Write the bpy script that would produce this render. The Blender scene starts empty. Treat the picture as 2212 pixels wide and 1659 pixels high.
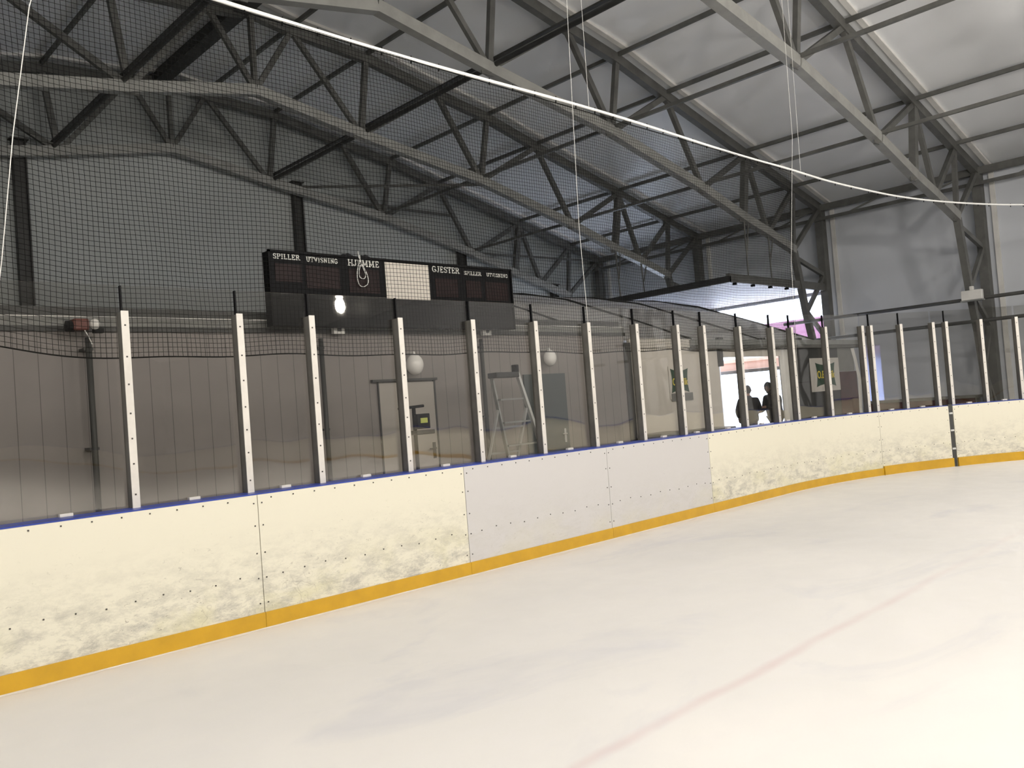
import bpy, bmesh, math, random
from math import sin, cos, pi, radians, sqrt, atan2
from mathutils import Vector, Matrix
random.seed(7)
S = bpy.context.scene
COL = S.collection

# ---------------------------------------------------------------- camera
yaw, pitch, roll = radians(43.964), radians(1.7056), radians(-4.3966)
F = Vector((sin(yaw)*cos(pitch), cos(yaw)*cos(pitch), sin(pitch)))
r0 = Vector((cos(yaw), -sin(yaw), 0)); u0 = r0.cross(F)
RR = r0*cos(roll)+u0*sin(roll); UU = -r0*sin(roll)+u0*cos(roll)
cam = bpy.data.cameras.new('camera'); co = bpy.data.objects.new('camera', cam); COL.objects.link(co)
m = Matrix.Identity(4)
for i in range(3):
    m[i][0] = RR[i]; m[i][1] = UU[i]; m[i][2] = -F[i]
m[0][3], m[1][3], m[2][3] = 0, 0, 1.5993
co.matrix_world = m
cam.sensor_fit = 'HORIZONTAL'; cam.sensor_width = 36; cam.lens = 36*1805.65/2212
cam.clip_start = .05; cam.clip_end = 400
S.camera = co

# ---------------------------------------------------------------- colour + world
S.view_settings.view_transform = 'Standard'; S.view_settings.look = 'None'
S.view_settings.gamma = 1; S.view_settings.use_curve_mapping = False
S.view_settings.exposure = 0.3
W = bpy.data.worlds.new('world'); S.world = W; W.use_nodes = True
bg = W.node_tree.nodes['Background']; bg.inputs[0].default_value = (.74, .84, 1, 1); bg.inputs[1].default_value = 7.0
LAMP_POWER = 70      # downward part of each lamp
LAMP_GLOW = 470       # all-round part of each lamp
LAMP_COL = (1, .945, .87)
# lamps of the rink (position; the fittings are built around them further down)
LAMPS = [(x, y, 6.3) for y in (.5, -6.5, -14.2) for x in (-2.5, 4.5, 11.0, 17.5) if not (x == 11.0 and y < -10)]

# ---------------------------------------------------------------- materials
def mat(name, col, rough=.6, metal=0, spec=.5, emit=None, es=1):
    m = bpy.data.materials.new(name); m.use_nodes = True
    b = m.node_tree.nodes['Principled BSDF']
    b.inputs['Base Color'].default_value = (*col, 1); b.inputs['Roughness'].default_value = rough
    b.inputs['Metallic'].default_value = metal; b.inputs['Specular IOR Level'].default_value = spec
    if emit:
        b.inputs['Emission Color'].default_value = (*emit, 1); b.inputs['Emission Strength'].default_value = es
    return m
class N:
    def __init__(s, m): s.t = m.node_tree; s.b = s.t.nodes['Principled BSDF']
    def new(s, k, **kw):
        n = s.t.nodes.new(k)
        for a, v in kw.items(): setattr(n, a, v)
        return n
    def link(s, a, b): s.t.links.new(a, b)
    def pos(s):
        return s.new('ShaderNodeNewGeometry').outputs['Position']
    def mapping(s, v, scale):
        mp = s.new('ShaderNodeMapping'); mp.inputs['Scale'].default_value = scale; s.link(v, mp.inputs['Vector']); return mp.outputs[0]
    def noise(s, v, scale, detail=4, rough=.6, dist=0):
        n = s.new('ShaderNodeTexNoise'); s.link(v, n.inputs['Vector'])
        n.inputs['Scale'].default_value = scale; n.inputs['Detail'].default_value = detail
        n.inputs['Roughness'].default_value = rough; n.inputs['Distortion'].default_value = dist
        return n.outputs[0]
    def ramp(s, v, a, b, ca=0., cb=1.):
        n = s.new('ShaderNodeMapRange'); n.clamp = True; s.link(v, n.inputs[0])
        n.inputs[1].default_value = a; n.inputs[2].default_value = b; n.inputs[3].default_value = ca; n.inputs[4].default_value = cb
        return n.outputs[0]
    def math(s, op, a, b=None):
        n = s.new('ShaderNodeMath', operation=op)
        for i, v in enumerate((a, b)):
            if v is None: continue
            if isinstance(v, (int, float)): n.inputs[i].default_value = v
            else: s.link(v, n.inputs[i])
        return n.outputs[0]
    def mix(s, f, a, b):
        n = s.new('ShaderNodeMix', data_type='RGBA')
        if isinstance(f, (int, float)): n.inputs[0].default_value = f
        else: s.link(f, n.inputs[0])
        for i, v in ((6, a), (7, b)):
            if isinstance(v, tuple): n.inputs[i].default_value = (*v, 1)
            else: s.link(v, n.inputs[i])
        return n.outputs[2]
    def sep(s, v):
        n = s.new('ShaderNodeSeparateXYZ'); s.link(v, n.inputs[0]); return n.outputs
    def bump(s, h, strength, dist):
        n = s.new('ShaderNodeBump'); n.inputs['Strength'].default_value = strength; n.inputs['Distance'].default_value = dist
        s.link(h, n.inputs['Height']); s.link(n.outputs[0], s.b.inputs['Normal'])
    def base(s, c): s.link(c, s.b.inputs['Base Color'])

M = {}
def mottled(name, col, rough, amt=.12, scale=1.5, **k):
    m = mat(name, col, rough, **k); n = N(m)
    f = n.ramp(n.noise(n.pos(), scale, 5), .35, .65)
    dark = tuple(c*(1-amt) for c in col)
    n.base(n.mix(f, dark, col)); M[name] = m; return m
mottled('steel', (.16, .16, .15), .5, .3, 2.5, metal=.25)
mottled('lit_chord_steel', (.33, .33, .31), .5, .2, 2.5, metal=.15)  # lighter copy of steel: bounce light from the ice painted into the bottom chords
mottled('dark_steel', (.045, .045, .043), .55, .3, 3)
mottled('galvanised', (.34, .35, .34), .45, .2, 4, metal=.4)
mottled('roof_film', (.87, .885, .90), .36, .05, .25, spec=.5)
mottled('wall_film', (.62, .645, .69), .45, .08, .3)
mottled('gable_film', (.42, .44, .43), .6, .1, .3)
mottled('white_trim', (.72, .71, .68), .5, .12, 3)
mottled('concrete', (.22, .21, .2), .75, .25, 1)
mottled('post_white', (.62, .59, .545), .4, .12, 6)
mottled('shaded_post_body', (.13, .125, .115), .5, .3, 5)  # shade on the post sides put into the colour, darker than the lit front
mottled('kick_yellow', (.51, .29, .012), .38, .14, 5)
mottled('ledge_blue', (.022, .05, .32), .35, .2, 4)
mottled('tarp', (.82, .79, .74), .55, .1, .8)
mottled('fabric_wall', (.66, .62, .56), .6, .12, 1.2)
mottled('canopy_white', (.80, .82, .86), .5, .04, .6)
mottled('dark_panel', (.035, .036, .037), .5, .3, 3)
mottled('maroon', (.07, .018, .018), .6, .5, 6)
mottled('door_white', (.36, .33, .30), .5, .06, 2)
mottled('door_grey', (.065, .078, .08), .45, .12, 2)
mottled('aluminium', (.62, .63, .62), .35, .1, 8, metal=.5)
mottled('salmon', (.95, .80, .72), .6, .08, 3)
mottled('pink_paint', (.20, .08, .14), .6, .08, 3)
mottled('frost', (.68, .66, .62), .7, .12, 9)
mottled('snow', (.85, .87, .9), .8, .05, .5)
mottled('black_cloth', (.012, .012, .014), .85, .3, 12)
mottled('navy_cloth', (.018, .018, .026), .85, .3, 12)
mottled('skin', (.35, .2, .15), .6, .1, 20)
mottled('hair', (.03, .022, .017), .7, .3, 30)
mottled('crate_grey', (.2, .2, .19), .5, .2, 4)
M['black'] = mat('black', (.004, .004, .005), .5, spec=.12)
M['screw'] = mat('screw', (.06, .055, .05), .45, .5)
M['net'] = mat('net', (.008, .008, .008), .9, spec=.1)
M['cord_white'] = mat('cord_white', (.8, .79, .76), .7)
M['cable_white'] = mat('cable_white', (.86, .86, .84), .35)
M['red_led'] = mottled('red_led', (.014, .004, .004), .4, .3, 6, spec=.15)
M['letter'] = mat('letter', (.78, .77, .72), .5)
M['blank_white'] = mat('blank_white', (.66, .61, .54), .5)
M['green'] = mat('green', (.02, .06, .035), .45)
M['yellow_text'] = mat('yellow_text', (.75, .6, .08), .5)
M['yellow_label'] = mat('yellow_label', (.55, .6, .12), .5)
M['red_brown'] = mat('red_brown', (.12, .03, .02), .5)
M['opal'] = mat('opal', (.75, .73, .7), .25)
M['lamp_lens'] = mat('lamp_lens', (.9, .9, .9), .3, emit=(1, .95, .87), es=18)

def translucent(name, f, col):
    m = M[name]; t = m.node_tree; b = t.nodes['Principled BSDF']; o = t.nodes['Material Output']
    tl = t.nodes.new('ShaderNodeBsdfTranslucent'); tl.inputs[0].default_value = (*col, 1); mx = t.nodes.new('ShaderNodeMixShader'); mx.inputs[0].default_value = f
    t.links.new(b.outputs[0], mx.inputs[1]); t.links.new(tl.outputs[0], mx.inputs[2]); t.links.new(mx.outputs[0], o.inputs[0])
translucent('tarp', .7, (.97, .97, 1)); translucent('salmon', .6, (.98, .82, .74))
mottled('frosted_sheet', (.6, .62, .66), .5, .08, 2); translucent('frosted_sheet', .8, (.5, .52, .62))
# low partition of narrow sandwich panels: fine vertical grooves
m = M['ribbed_panel'] = mat('ribbed_panel', (.26, .235, .215), .55); n = N(m)
p = n.sep(n.pos()); fr = n.math('FRACT', n.math('MULTIPLY', p[0], 1/.235))
g = n.math('LESS_THAN', fr, .035)
f = n.ramp(n.noise(n.pos(), 1.3, 5), .3, .7)
n.base(n.mix(g, n.mix(f, (.20, .18, .172), (.235, .212, .20)), (.085, .075, .07)))

# ice with faint worn goal line, skate marks and pale / grey patches
m = M['ice'] = mat('ice', (.7, .68, .64), .45, spec=.15); n = N(m); P = n.pos(); p = n.sep(P)
big = n.ramp(n.noise(P, .35, 4, .55, .6), .38, .66)
c = n.mix(big, (.635, .62, .60), (.69, .67, .645))
sm = n.ramp(n.noise(n.mapping(P, (1, 2.2, 1)), 2.2, 6, .65, .4), .42, .75)
c = n.mix(n.math('MULTIPLY', sm, .5), c, (.64, .625, .62))
wob = n.math('MULTIPLY', n.math('SUBTRACT', n.noise(P, 1.1, 3), .5), .10)
d = n.math('ABSOLUTE', n.math('SUBTRACT', n.math('ADD', p[1], wob), 2.585))
line = n.ramp(d, .01, .06, 1, 0)
wear = n.math('MULTIPLY', n.ramp(n.noise(P, .8, 4), .36, .6, .35, .9), n.ramp(p[0], 5.6, 7.4, 1, .3))
c = n.mix(n.math('MULTIPLY', line, n.math('MULTIPLY', wear, .42)), c, (.50, .33, .34))
pat = n.ramp(n.noise(n.mapping(P, (.8, 1.5, 1)), .55, 5, .6, .9), .56, .68)
c = n.mix(n.math('MULTIPLY', pat, .45), c, (.50, .50, .54))
n.base(c)
n.link(n.ramp(n.noise(P, 3, 5), .3, .7, .35, .55), n.b.inputs['Roughness'])
n.bump(n.noise(n.mapping(P, (1, 3, 1)), 6, 6, .7), .08, .01)

def board_mat(name, clean, dirt):
    m = M[name] = mat(name, clean, .38, spec=.45); n = N(m); P = n.pos(); p = n.sep(P)
    low = n.ramp(p[2], .12, .85, 1, 0)
    low = n.math('POWER', low, 1.3)
    a = n.ramp(n.noise(n.mapping(P, (1, 1, 2.2)), 4.6, 10, .8, .25), .44, .66)
    c = n.mix(n.math('MULTIPLY', n.math('MULTIPLY', a, low), dirt*1.1), clean, (.37, .355, .31))
    st = n.ramp(n.noise(n.mapping(P, (1.2, 1.2, 2)), 1.4, 4, .6, .3), .5, .66)
    c = n.mix(n.math('MULTIPLY', n.math('MULTIPLY', st, n.ramp(p[2], .15, .6, 1, 0)), .45*dirt), c, (.55, .52, .33))
    sc = n.ramp(n.noise(n.mapping(P, (2.5, 2.5, 5)), 8, 6, .8, .9), .60, .65)
    msk = n.ramp(n.noise(P, 1.7, 3), .36, .58)
    low2 = n.ramp(p[2], .3, .95, 1, .06)
    c = n.mix(n.math('MULTIPLY', n.math('MULTIPLY', sc, msk), n.math('MULTIPLY', low2, .75*dirt)), c, (.2, .18, .15))
    vor = n.new('ShaderNodeTexVoronoi', feature='DISTANCE_TO_EDGE'); vor.inputs['Scale'].default_value = 2.3
    wv = n.new('ShaderNodeVectorMath', operation='ADD'); n.link(P, wv.inputs[0])
    nn = n.new('ShaderNodeTexNoise'); nn.inputs['Scale'].default_value = 3; n.link(P, nn.inputs['Vector']); n.link(nn.outputs[1], wv.inputs[1])
    n.link(wv.outputs[0], vor.inputs['Vector'])
    cr = n.ramp(vor.outputs[0], .004, .012, 1, 0)
    msk2 = n.math('MULTIPLY', n.ramp(n.noise(P, 2.6, 3), .52, .6), low)
    c = n.mix(n.math('MULTIPLY', n.math('MULTIPLY', cr, msk2), .3*dirt), c, (.25, .22, .17))
    n.base(c)
board_mat('board_cream', (.64, .61, .505), 1.35)
board_mat('board_white', (.50, .485, .48), .4)
board_mat('board_far', (.66, .63, .53), .7)

# clear plexiglass, slightly wavy
m = M['plexi'] = bpy.data.materials.new('plexi'); m.use_nodes = True; t = m.node_tree; t.nodes.clear()
out = t.nodes.new('ShaderNodeOutputMaterial'); tr = t.nodes.new('ShaderNodeBsdfTransparent'); tr.inputs[0].default_value = (.93, .925, .91, 1)
gl = t.nodes.new('ShaderNodeBsdfGlossy'); gl.inputs['Roughness'].default_value = .02; gl.inputs[0].default_value = (1, .97, .93, 1)
ge = t.nodes.new('ShaderNodeNewGeometry')
def _m(op, a, b_=None):
    n = t.nodes.new('ShaderNodeMath'); n.operation = op
    for i, v in enumerate((a, b_)):
        if v is None: continue
        if isinstance(v, (int, float)): n.inputs[i].default_value = v
        else: t.links.new(v, n.inputs[i])
    return n.outputs[0]
vd = t.nodes.new('ShaderNodeVectorMath'); vd.operation = 'DOT_PRODUCT'; t.links.new(ge.outputs['True Normal'], vd.inputs[0]); t.links.new(ge.outputs['Incoming'], vd.inputs[1])
fres = _m('ADD', _m('MULTIPLY', _m('POWER', _m('SUBTRACT', 1, _m('ABSOLUTE', vd.outputs['Value'])), 5), .94), .06)   # Schlick, per face
mx = t.nodes.new('ShaderNodeMixShader'); t.links.new(fres, mx.inputs[0]); t.links.new(tr.outputs[0], mx.inputs[1]); t.links.new(gl.outputs[0], mx.inputs[2])
mp = t.nodes.new('ShaderNodeMapping'); mp.inputs['Scale'].default_value = (1, 1, .45)
no = t.nodes.new('ShaderNodeTexNoise'); no.inputs['Scale'].default_value = 1.15; no.inputs['Detail'].default_value = .6
bp = t.nodes.new('ShaderNodeBump'); bp.inputs['Strength'].default_value = 1; bp.inputs['Distance'].default_value = .021
t.links.new(ge.outputs['Position'], mp.inputs[0]); t.links.new(mp.outputs[0], no.inputs['Vector']); t.links.new(no.outputs[0], bp.inputs['Height'])
t.links.new(bp.outputs[0], gl.inputs['Normal']); t.links.new(mx.outputs[0], out.inputs[0])

# ---------------------------------------------------------------- mesh helpers
class MB:
    def __init__(s): s.v = []; s.f = []; s.mi = []
    def box(s, a, b, mi=0):
        x0, y0, z0 = a; x1, y1, z1 = b; k = len(s.v)
        s.v += [(x, y, z) for z in (z0, z1) for y in (y0, y1) for x in (x0, x1)]
        for q in ((0, 2, 3, 1), (4, 5, 7, 6), (0, 1, 5, 4), (2, 6, 7, 3), (0, 4, 6, 2), (1, 3, 7, 5)):
            s.f.append(tuple(k+i for i in q)); s.mi.append(mi)
        return s
    def bar(s, a, b, w, h=None, up=(0, 0, 1), mi=0):
        """rectangular bar from a to b; w across, h along 'up'"""
        h = h or w; a = Vector(a); b = Vector(b); d = (b-a).normalized(); up = Vector(up)
        if abs(d.dot(up)) > .98: up = Vector((1, 0, 0))
        sd = d.cross(up).normalized(); up = sd.cross(d).normalized(); k = len(s.v)
        for c in (a, b):
            for (i, j) in ((-1, -1), (1, -1), (1, 1), (-1, 1)): s.v.append(tuple(c+sd*(w/2*i)+up*(h/2*j)))
        for q in ((0, 1, 2, 3), (7, 6, 5, 4), (0, 4, 5, 1), (1, 5, 6, 2), (2, 6, 7, 3), (3, 7, 4, 0)):
            s.f.append(tuple(k+i for i in q)); s.mi.append(mi)
        return s
    def tube(s, pts, r, n=8, mi=0, cap=True):
        pts = [Vector(p) for p in pts]; k = len(s.v); ref = None
        for i, p in enumerate(pts):
            d = (pts[min(i+1, len(pts)-1)]-pts[max(i-1, 0)]).normalized()
            if ref is None: ref = Vector((0, 0, 1)) if abs(d.z) < .9 else Vector((1, 0, 0))
            sd = d.cross(ref).normalized(); up = sd.cross(d).normalized(); ref = up
            rr = r[i] if isinstance(r, (list, tuple)) else r
            for j in range(n):
                a = 2*pi*j/n; s.v.append(tuple(p+sd*(rr*cos(a))+up*(rr*sin(a))))
        for i in range(len(pts)-1):
            for j in range(n):
                a = k+i*n+j; b = k+i*n+(j+1) % n; s.f.append((a, b, b+n, a+n)); s.mi.append(mi)
        if cap:
            s.f.append(tuple(k+j for j in range(n))[::-1]); s.mi.append(mi)
            e = k+(len(pts)-1)*n; s.f.append(tuple(e+j for j in range(n))); s.mi.append(mi)
        return s
    def prism(s, poly, ax, a, b, mi=0):
        """polygon in the plane normal to axis ax, extruded a..b"""
        k = len(s.v); n_ = len(poly)
        for c in (a, b):
            for (p, q) in poly:
                s.v.append({0: (c, p, q), 1: (p, c, q), 2: (p, q, c)}[ax])
        s.f.append(tuple(range(k, k+n_))); s.f.append(tuple(range(k+2*n_-1, k+n_-1, -1))); s.mi += [mi, mi]
        for i in range(n_):
            j = (i+1) % n_; s.f.append((k+i, k+n_+i, k+n_+j, k+j)); s.mi.append(mi)
        return s
    def sphere(s, c, r, nu=20, nv=12, mi=0, fn=None):
        k = len(s.v); rx, ry, rz = (r, r, r) if isinstance(r, (int, float)) else r
        for i in range(nv+1):
            th = pi*i/nv
            for j in range(nu):
                ph = 2*pi*j/nu; p = Vector((sin(th)*cos(ph), sin(th)*sin(ph), cos(th)))
                if fn: p = fn(p)
                s.v.append((c[0]+rx*p[0], c[1]+ry*p[1], c[2]+rz*p[2]))
        for i in range(nv):
            for j in range(nu):
                a = k+i*nu+j; b = k+i*nu+(j+1) % nu; s.f.append((a, a+nu, b+nu, b)); s.mi.append(mi)
        return s
    def build(s, name, mats, parent=None, smooth=False, bevel=0, loc=None):
        me = bpy.data.meshes.new(name); me.from_pydata(s.v, [], s.f)
        mats = mats if isinstance(mats, (list, tuple)) else [mats]
        for x in mats: me.materials.append(M[x] if isinstance(x, str) else x)
        me.polygons.foreach_set('material_index', s.mi)
        bm = bmesh.new(); bm.from_mesh(me); bmesh.ops.recalc_face_normals(bm, faces=bm.faces); bm.to_mesh(me); bm.free()
        if smooth: me.polygons.foreach_set('use_smooth', [True]*len(me.polygons))
        o = bpy.data.objects.new(name, me); COL.objects.link(o)
        if parent: o.parent = parent
        if loc: o.location = loc
        if bevel:
            b = o.modifiers.new('bevel', 'BEVEL'); b.width = bevel; b.segments = 2; b.limit_method = 'ANGLE'
        return o
def tag(o, label=None, cat=None, group=None, kind=None):
    if label: o['label'] = label
    if cat: o['category'] = cat
    if group: o['group'] = group
    if kind: o['kind'] = kind
    return o
def empty(name, loc=(0, 0, 0), rz=0):
    o = bpy.data.objects.new(name, None); COL.objects.link(o); o.location = loc; o.rotation_euler[2] = rz
    o.empty_display_size = .2; return o
def children(o, pool): return [c for c in pool if c.parent == o]
def copy_tree(o, pool, parent=None):
    c = o.copy(); COL.objects.link(c); c.parent = parent
    for ch in children(o, pool): copy_tree(ch, pool, c)
    return c
def struct(o): o['kind'] = 'structure'; return o

# ---------------------------------------------------------------- hall frame geometry (shared profile)
RX = 9.23
TY = {0: 2.905, 1: 7.676, 2: 12.447, 3: 17.219, 4: 21.99, -1: -1.866, -2: -6.637}
NB = dict(N0=(9.23, 9.27), N1=(12.04, 8.74), N2=(16.01, 8.11), N3=(19.78, 7.21), N4=(21.82, 6.62), N5=(23.16, 6.30), N6=(24.67, 5.89))
NT = dict(Mr=(9.23, 11.08), Ma=(10.25, 10.91), Mb=(12.33, 10.75), M1=(14.59, 10.30), M2=(16.41, 9.98), M3=(18.37, 9.46), M4=(22.20, 8.52), M5=(24.94, 7.84), M6=(26.66, 7.43))
def mx_(p, s): return (p[0] if s > 0 else 2*RX-p[0], p[1])
XR, XL = 27.0, 2*RX-27.0        # wall faces
YG, YB = 22.42, -56.0
half = [NT[k] for k in ('Mr', 'Ma', 'Mb', 'M1', 'M2', 'M3', 'M4', 'M5', 'M6')]
prof = [(2*RX-x, z) for x, z in half[:0:-1]]+half
prof = [(x, z+.22) for x, z in prof]; prof[0] = (XL-.1, prof[0][1]-.08); prof[-1] = (XR+.1, prof[-1][1]-.08)

# ---------------------------------------------------------------- setting
# roof lining
b = MB()
for (x0, z0), (x1, z1) in zip(prof, prof[1:]):
    b.prism([(x0, z0), (x1, z1), (x1, z1+.12), (x0, z0+.12)], 1, YB-.2, YG+.2)
struct(b.build('ceiling', 'roof_film'))
# outer walls; right wall has the loading opening between the second and third frame
OY0, OY1, OZ = 12.75, 16.95, 4.62
e = prof[-1][1]+.05
b = MB(); b.box((XR, YB, -.1), (XR+.14, 11.0, e)); b.box((XR, 11.0, 2.75), (XR+.14, 11.62, e)); b.box((XR, 11.62, -.1), (XR+.14, OY0, e))
b.box((XR, OY1, -.1), (XR+.14, 17.6, e)); b.box((XR, 17.6, 4.3), (XR+.14, 21.4, e)); b.box((XR, 21.4, -.1), (XR+.14, YG+.2, e)); b.box((XR, OY0, OZ), (XR+.14, OY1, e))
struct(b.build('wall_right', 'wall_film'))
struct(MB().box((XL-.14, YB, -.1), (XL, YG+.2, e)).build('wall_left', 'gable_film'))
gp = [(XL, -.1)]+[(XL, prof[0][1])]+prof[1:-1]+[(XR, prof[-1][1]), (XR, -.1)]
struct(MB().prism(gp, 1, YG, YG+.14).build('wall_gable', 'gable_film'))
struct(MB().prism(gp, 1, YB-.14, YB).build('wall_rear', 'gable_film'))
struct(MB().box((XL-.2, YB-.2, -.25), (XR+.2, YG+.2, -.02)).build('floor', 'concrete'))
struct(MB().box((XR+.2, -10, -.3), (70, 45, -.05)).build('ground', 'snow'))
struct(MB().box((XR+.05, 10.98, -.02), (XR+.07, 11.64, 2.77)).build('window_1', 'frosted_sheet'))
# pale joint covers on lining and wall, beside each frame
ti = 0
for k in (4, 3, 2, 1, 0, -1, -2):
    y = TY[k]-.30; ti += 1; b = MB()
    pts = [(x, z-.03) for x, z in prof[1:-1]]
    pts = [(XL+.05, -.02), (XL+.05, prof[0][1]-.05)]+pts+[(XR-.05, prof[-1][1]-.05), (XR-.05, -.02)]
    for (x0, z0), (x1, z1) in zip(pts, pts[1:]): b.bar((x0, y, z0), (x1, y, z1), .13, .07, up=(0, 0, 1) if abs(x1-x0) > .2 else (1, 0, 0))
    struct(b.build('trim_%d' % ti, 'white_trim'))

# ---------------------------------------------------------------- roof trusses with lattice columns
def make_truss():
    T = empty('roof_truss'); pool = [T]
    def part(name, b, mt='steel'): o = b.build(name, mt, T); pool.append(o)
    b = MB()
    for s in (1, -1):
        pts = [mx_(NB['N%d' % i], s) for i in range(7)]
        for (x0, z0), (x1, z1) in zip(pts, pts[1:]): b.bar((x0, 0, z0), (x1+.04*s, 0, z1), .2, .24)
    part('bottom_chord', b, 'lit_chord_steel')
    b = MB()
    for s in (1, -1):
        pts = [mx_(p, s) for p in half]
        for (x0, z0), (x1, z1) in zip(pts, pts[1:]): b.bar((x0, 0, z0), (x1+.04*s, 0, z1), .18, .24)
    part('top_chord', b)
    webs = [('N0', 'Ma'), ('N1', 'Ma'), ('N1', 'Mb'), ('N1', 'M1'), ('N2', 'M1'), ('N2', 'M2'), ('N2', 'M3'), ('N3', 'M3'), ('N3', 'M4'), ('N4', 'M4'), ('N5', 'M4'), ('N5', 'M5'), ('N6', 'M5'), ('N6', 'M6')]
    part('web_member', MB().bar((RX, 0, 9.27), (RX, 0, 11.05), .11))
    for s in (1, -1):
        for a, c in webs:
            p = mx_(NB[a], s); q = mx_(NT[c], s)
            w = .2 if (a, c) == ('N4', 'M4') else .12 if (a[1], c[1]) in (('0', 'a'), ('1', 'a')) else .14
            part('web_member', MB().bar((p[0], 0, p[1]), (q[0], 0, q[1]), w*.8, w, up=(1, 0, .01)))
        for a in ('N1', 'N2', 'N3', 'N4', 'N6'):
            p = mx_(NB[a], s)
            part('gusset_plate', MB().box((p[0]-.22, -.012, p[1]-.14), (p[0]+.22, .012, p[1]+.2)))
    return T, pool
def make_column():
    C = empty('lattice_column'); pool = [C]
    def part(name, b, mt='steel'): o = b.build(name, mt, C); pool.append(o)
    part('outer_leg', MB().bar((26.68, 0, -.02), (26.68, 0, 7.35), .24, .30, up=(1, 0, 0)))
    inner = [(24.70, 5.85), (25.16, 3.9), (25.52, 2.8), (26.05, -.02)]
    b = MB()
    for p, q in zip(inner, inner[1:]): b.bar((p[0], 0, p[1]), (q[0], 0, q[1]-.01), .17, .2, up=(1, 0, 0))
    part('inner_leg', b)
    zz = [(24.75, 5.65), (26.62, 5.2), (25.2, 3.95), (26.62, 2.95), (25.75, 1.7), (26.6, .5)]
    for p, q in zip(zz, zz[1:]): part('brace', MB().bar((p[0], 0, p[1]), (q[0], 0, q[1]), .1, .13, up=(1, 0, .01)))
    part('base_plate', MB().box((25.85, -.2, -.02), (26.9, .2, .02)))
    return C, pool
T0_, tpool = make_truss()
C0_, cpool = make_column()
tl = {1: 'grey steel roof truss nearest the viewpoint, upper right of the photo', 2: 'second steel roof truss back, passing above the middle of the photo',
      3: 'third steel roof truss back, crossing in front of the one at the gable', 4: 'farthest steel roof truss, standing close against the dark gable wall'}
cl = {1: 'steel lattice column carrying the white light box, at the right end', 2: 'steel lattice column beside the bright loading opening, before the canopy rail',
      3: 'steel lattice column behind the hanging white canopy at the loading opening', 4: 'steel lattice column in the far corner by the gable wall'}
first = True
for k in (1, 2, 3, 4, 0, -1, -2):
    t_ = T0_ if first else copy_tree(T0_, tpool); c_ = C0_ if first else copy_tree(C0_, cpool); first = False
    t_.location = (0, TY[k], 0); c_.location = (0, TY[k], 0)
    tag(t_, tl.get(k, 'steel roof truss over the ice behind the viewpoint'), 'roof truss', 'steel roof trusses')
    tag(c_, cl.get(k, 'steel lattice column along the right wall behind the viewpoint'), 'column', 'lattice columns')

# purlins and ties running along the hall
def run(name, label, x, z, w, h, mt='steel', y0=-12, y1=YG-.05, cat='purlin', extra=None, group='purlins under the roof lining', off=0):
    b = MB().bar((x, y0, z), (x, y1, z), w, h)
    if extra: extra(b)
    return tag(b.build(name, mt), label, cat, group)
pn = {'Ma': 'beside the ridge', 'Mb': 'above the first web joint from the ridge', 'M1': 'second from the ridge', 'M2': 'high on the slope', 'M3': 'mid slope', 'M4': 'above the tall web post', 'M5': 'nearest the eave'}
for s, side in ((1, 'right'), (-1, 'left')):
    for k, d in pn.items():
        x, z = mx_(NT[k], s)
        run('purlin', 'thin steel purlin on the %s roof slope, %s' % (side, d), x, z+.10, .07, .10)
run('ridge_beam', 'dark deep beam running along the ridge under the roof', 8.95, 11.06, .34, .26, 'dark_steel', cat='beam', group=None)
for s, side in ((1, 'right'), (-1, 'left')):
    for k, d in (('N2', 'second'), ('N3', 'third')):
        x, z = mx_(NB[k], s)
        run('tie_bar', 'slender steel tie joining the lower truss chords, %s joint from the ridge, %s side' % (d, side), x+.05*s, z+.12, .08, .08, cat='tie bar', group='ties between the trusses')
    x, z = mx_(NB['N1'], s)
    o = empty('tie_tube', (x+.12*s, 0, 0)); o = tag(o, 'thick dark tube with cable tray joining lower truss joints, %s of the ridge' % side, 'tie tube', 'thick tie tubes')
    MB().tube([(0, -12, z+.1), (0, YG-.1, z+.1)], .055, 10).build('tube', 'dark_steel', o, smooth=True)
    MB().bar((.02, -12, z+.24), (.02, YG-.1, z+.24), .09, .04).build('cable_tray', 'dark_steel', o)
# eave beam
for s, side in ((1, 'right'), (-1, 'left')):
    x, z = mx_((26.62, 7.43), s)
    o = tag(empty('eave_beam', (x, 0, 0)), 'built-up steel eave beam along the top of the %s wall' % side, 'beam', 'eave beams')
    MB().bar((0, -12, z-.02), (0, YG-.1, z-.02), .16, .2).build('upper_rail', 'steel', o)
    MB().bar((-.25*s, -12, z-.42), (-.25*s, YG-.1, z-.42), .07, .1).build('lower_rail', 'steel', o)
    for i in range(14):
        y = -11+i*2.39
        MB().bar((0, y, z-.1), (-.25*s, y+.9, z-.42), .05).build('lacing', 'steel', o)

# gable columns and girts
gl_ = {-1.85: 'dark steel post on the gable wall at far left', 5.62: 'dark steel post on the gable wall, left of the scoreboard', 13.08: 'dark steel post on the gable wall rising behind the scoreboard left part',
       19.5: 'dark steel post on the gable wall above the scoreboard right end', 24.2: 'dark steel post on the gable wall close to the right corner'}
def roofz(x):
    for (x0, z0), (x1, z1) in zip(prof, prof[1:]):
        if x0 <= x <= x1: return z0+(z1-z0)*(x-x0)/(x1-x0)
for x, l in gl_.items():
    o = tag(empty('gable_post', (x, YG-.13, 0)), l, 'post', 'posts on the gable wall'); zt = roofz(x)-1.9
    if x < 0: zt = roofz(x)-1.6
    MB().box((-.15, -.1, -.02), (-.12, .1, zt)).box((.12, -.1, -.02), (.15, .1, zt)).box((-.13, -.02, -.02), (.13, .02, zt)).build('shaft', 'dark_steel', o)
    MB().box((-.2, -.14, zt), (.2, .12, zt+.03)).build('cap_plate', 'dark_steel', o)
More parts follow.
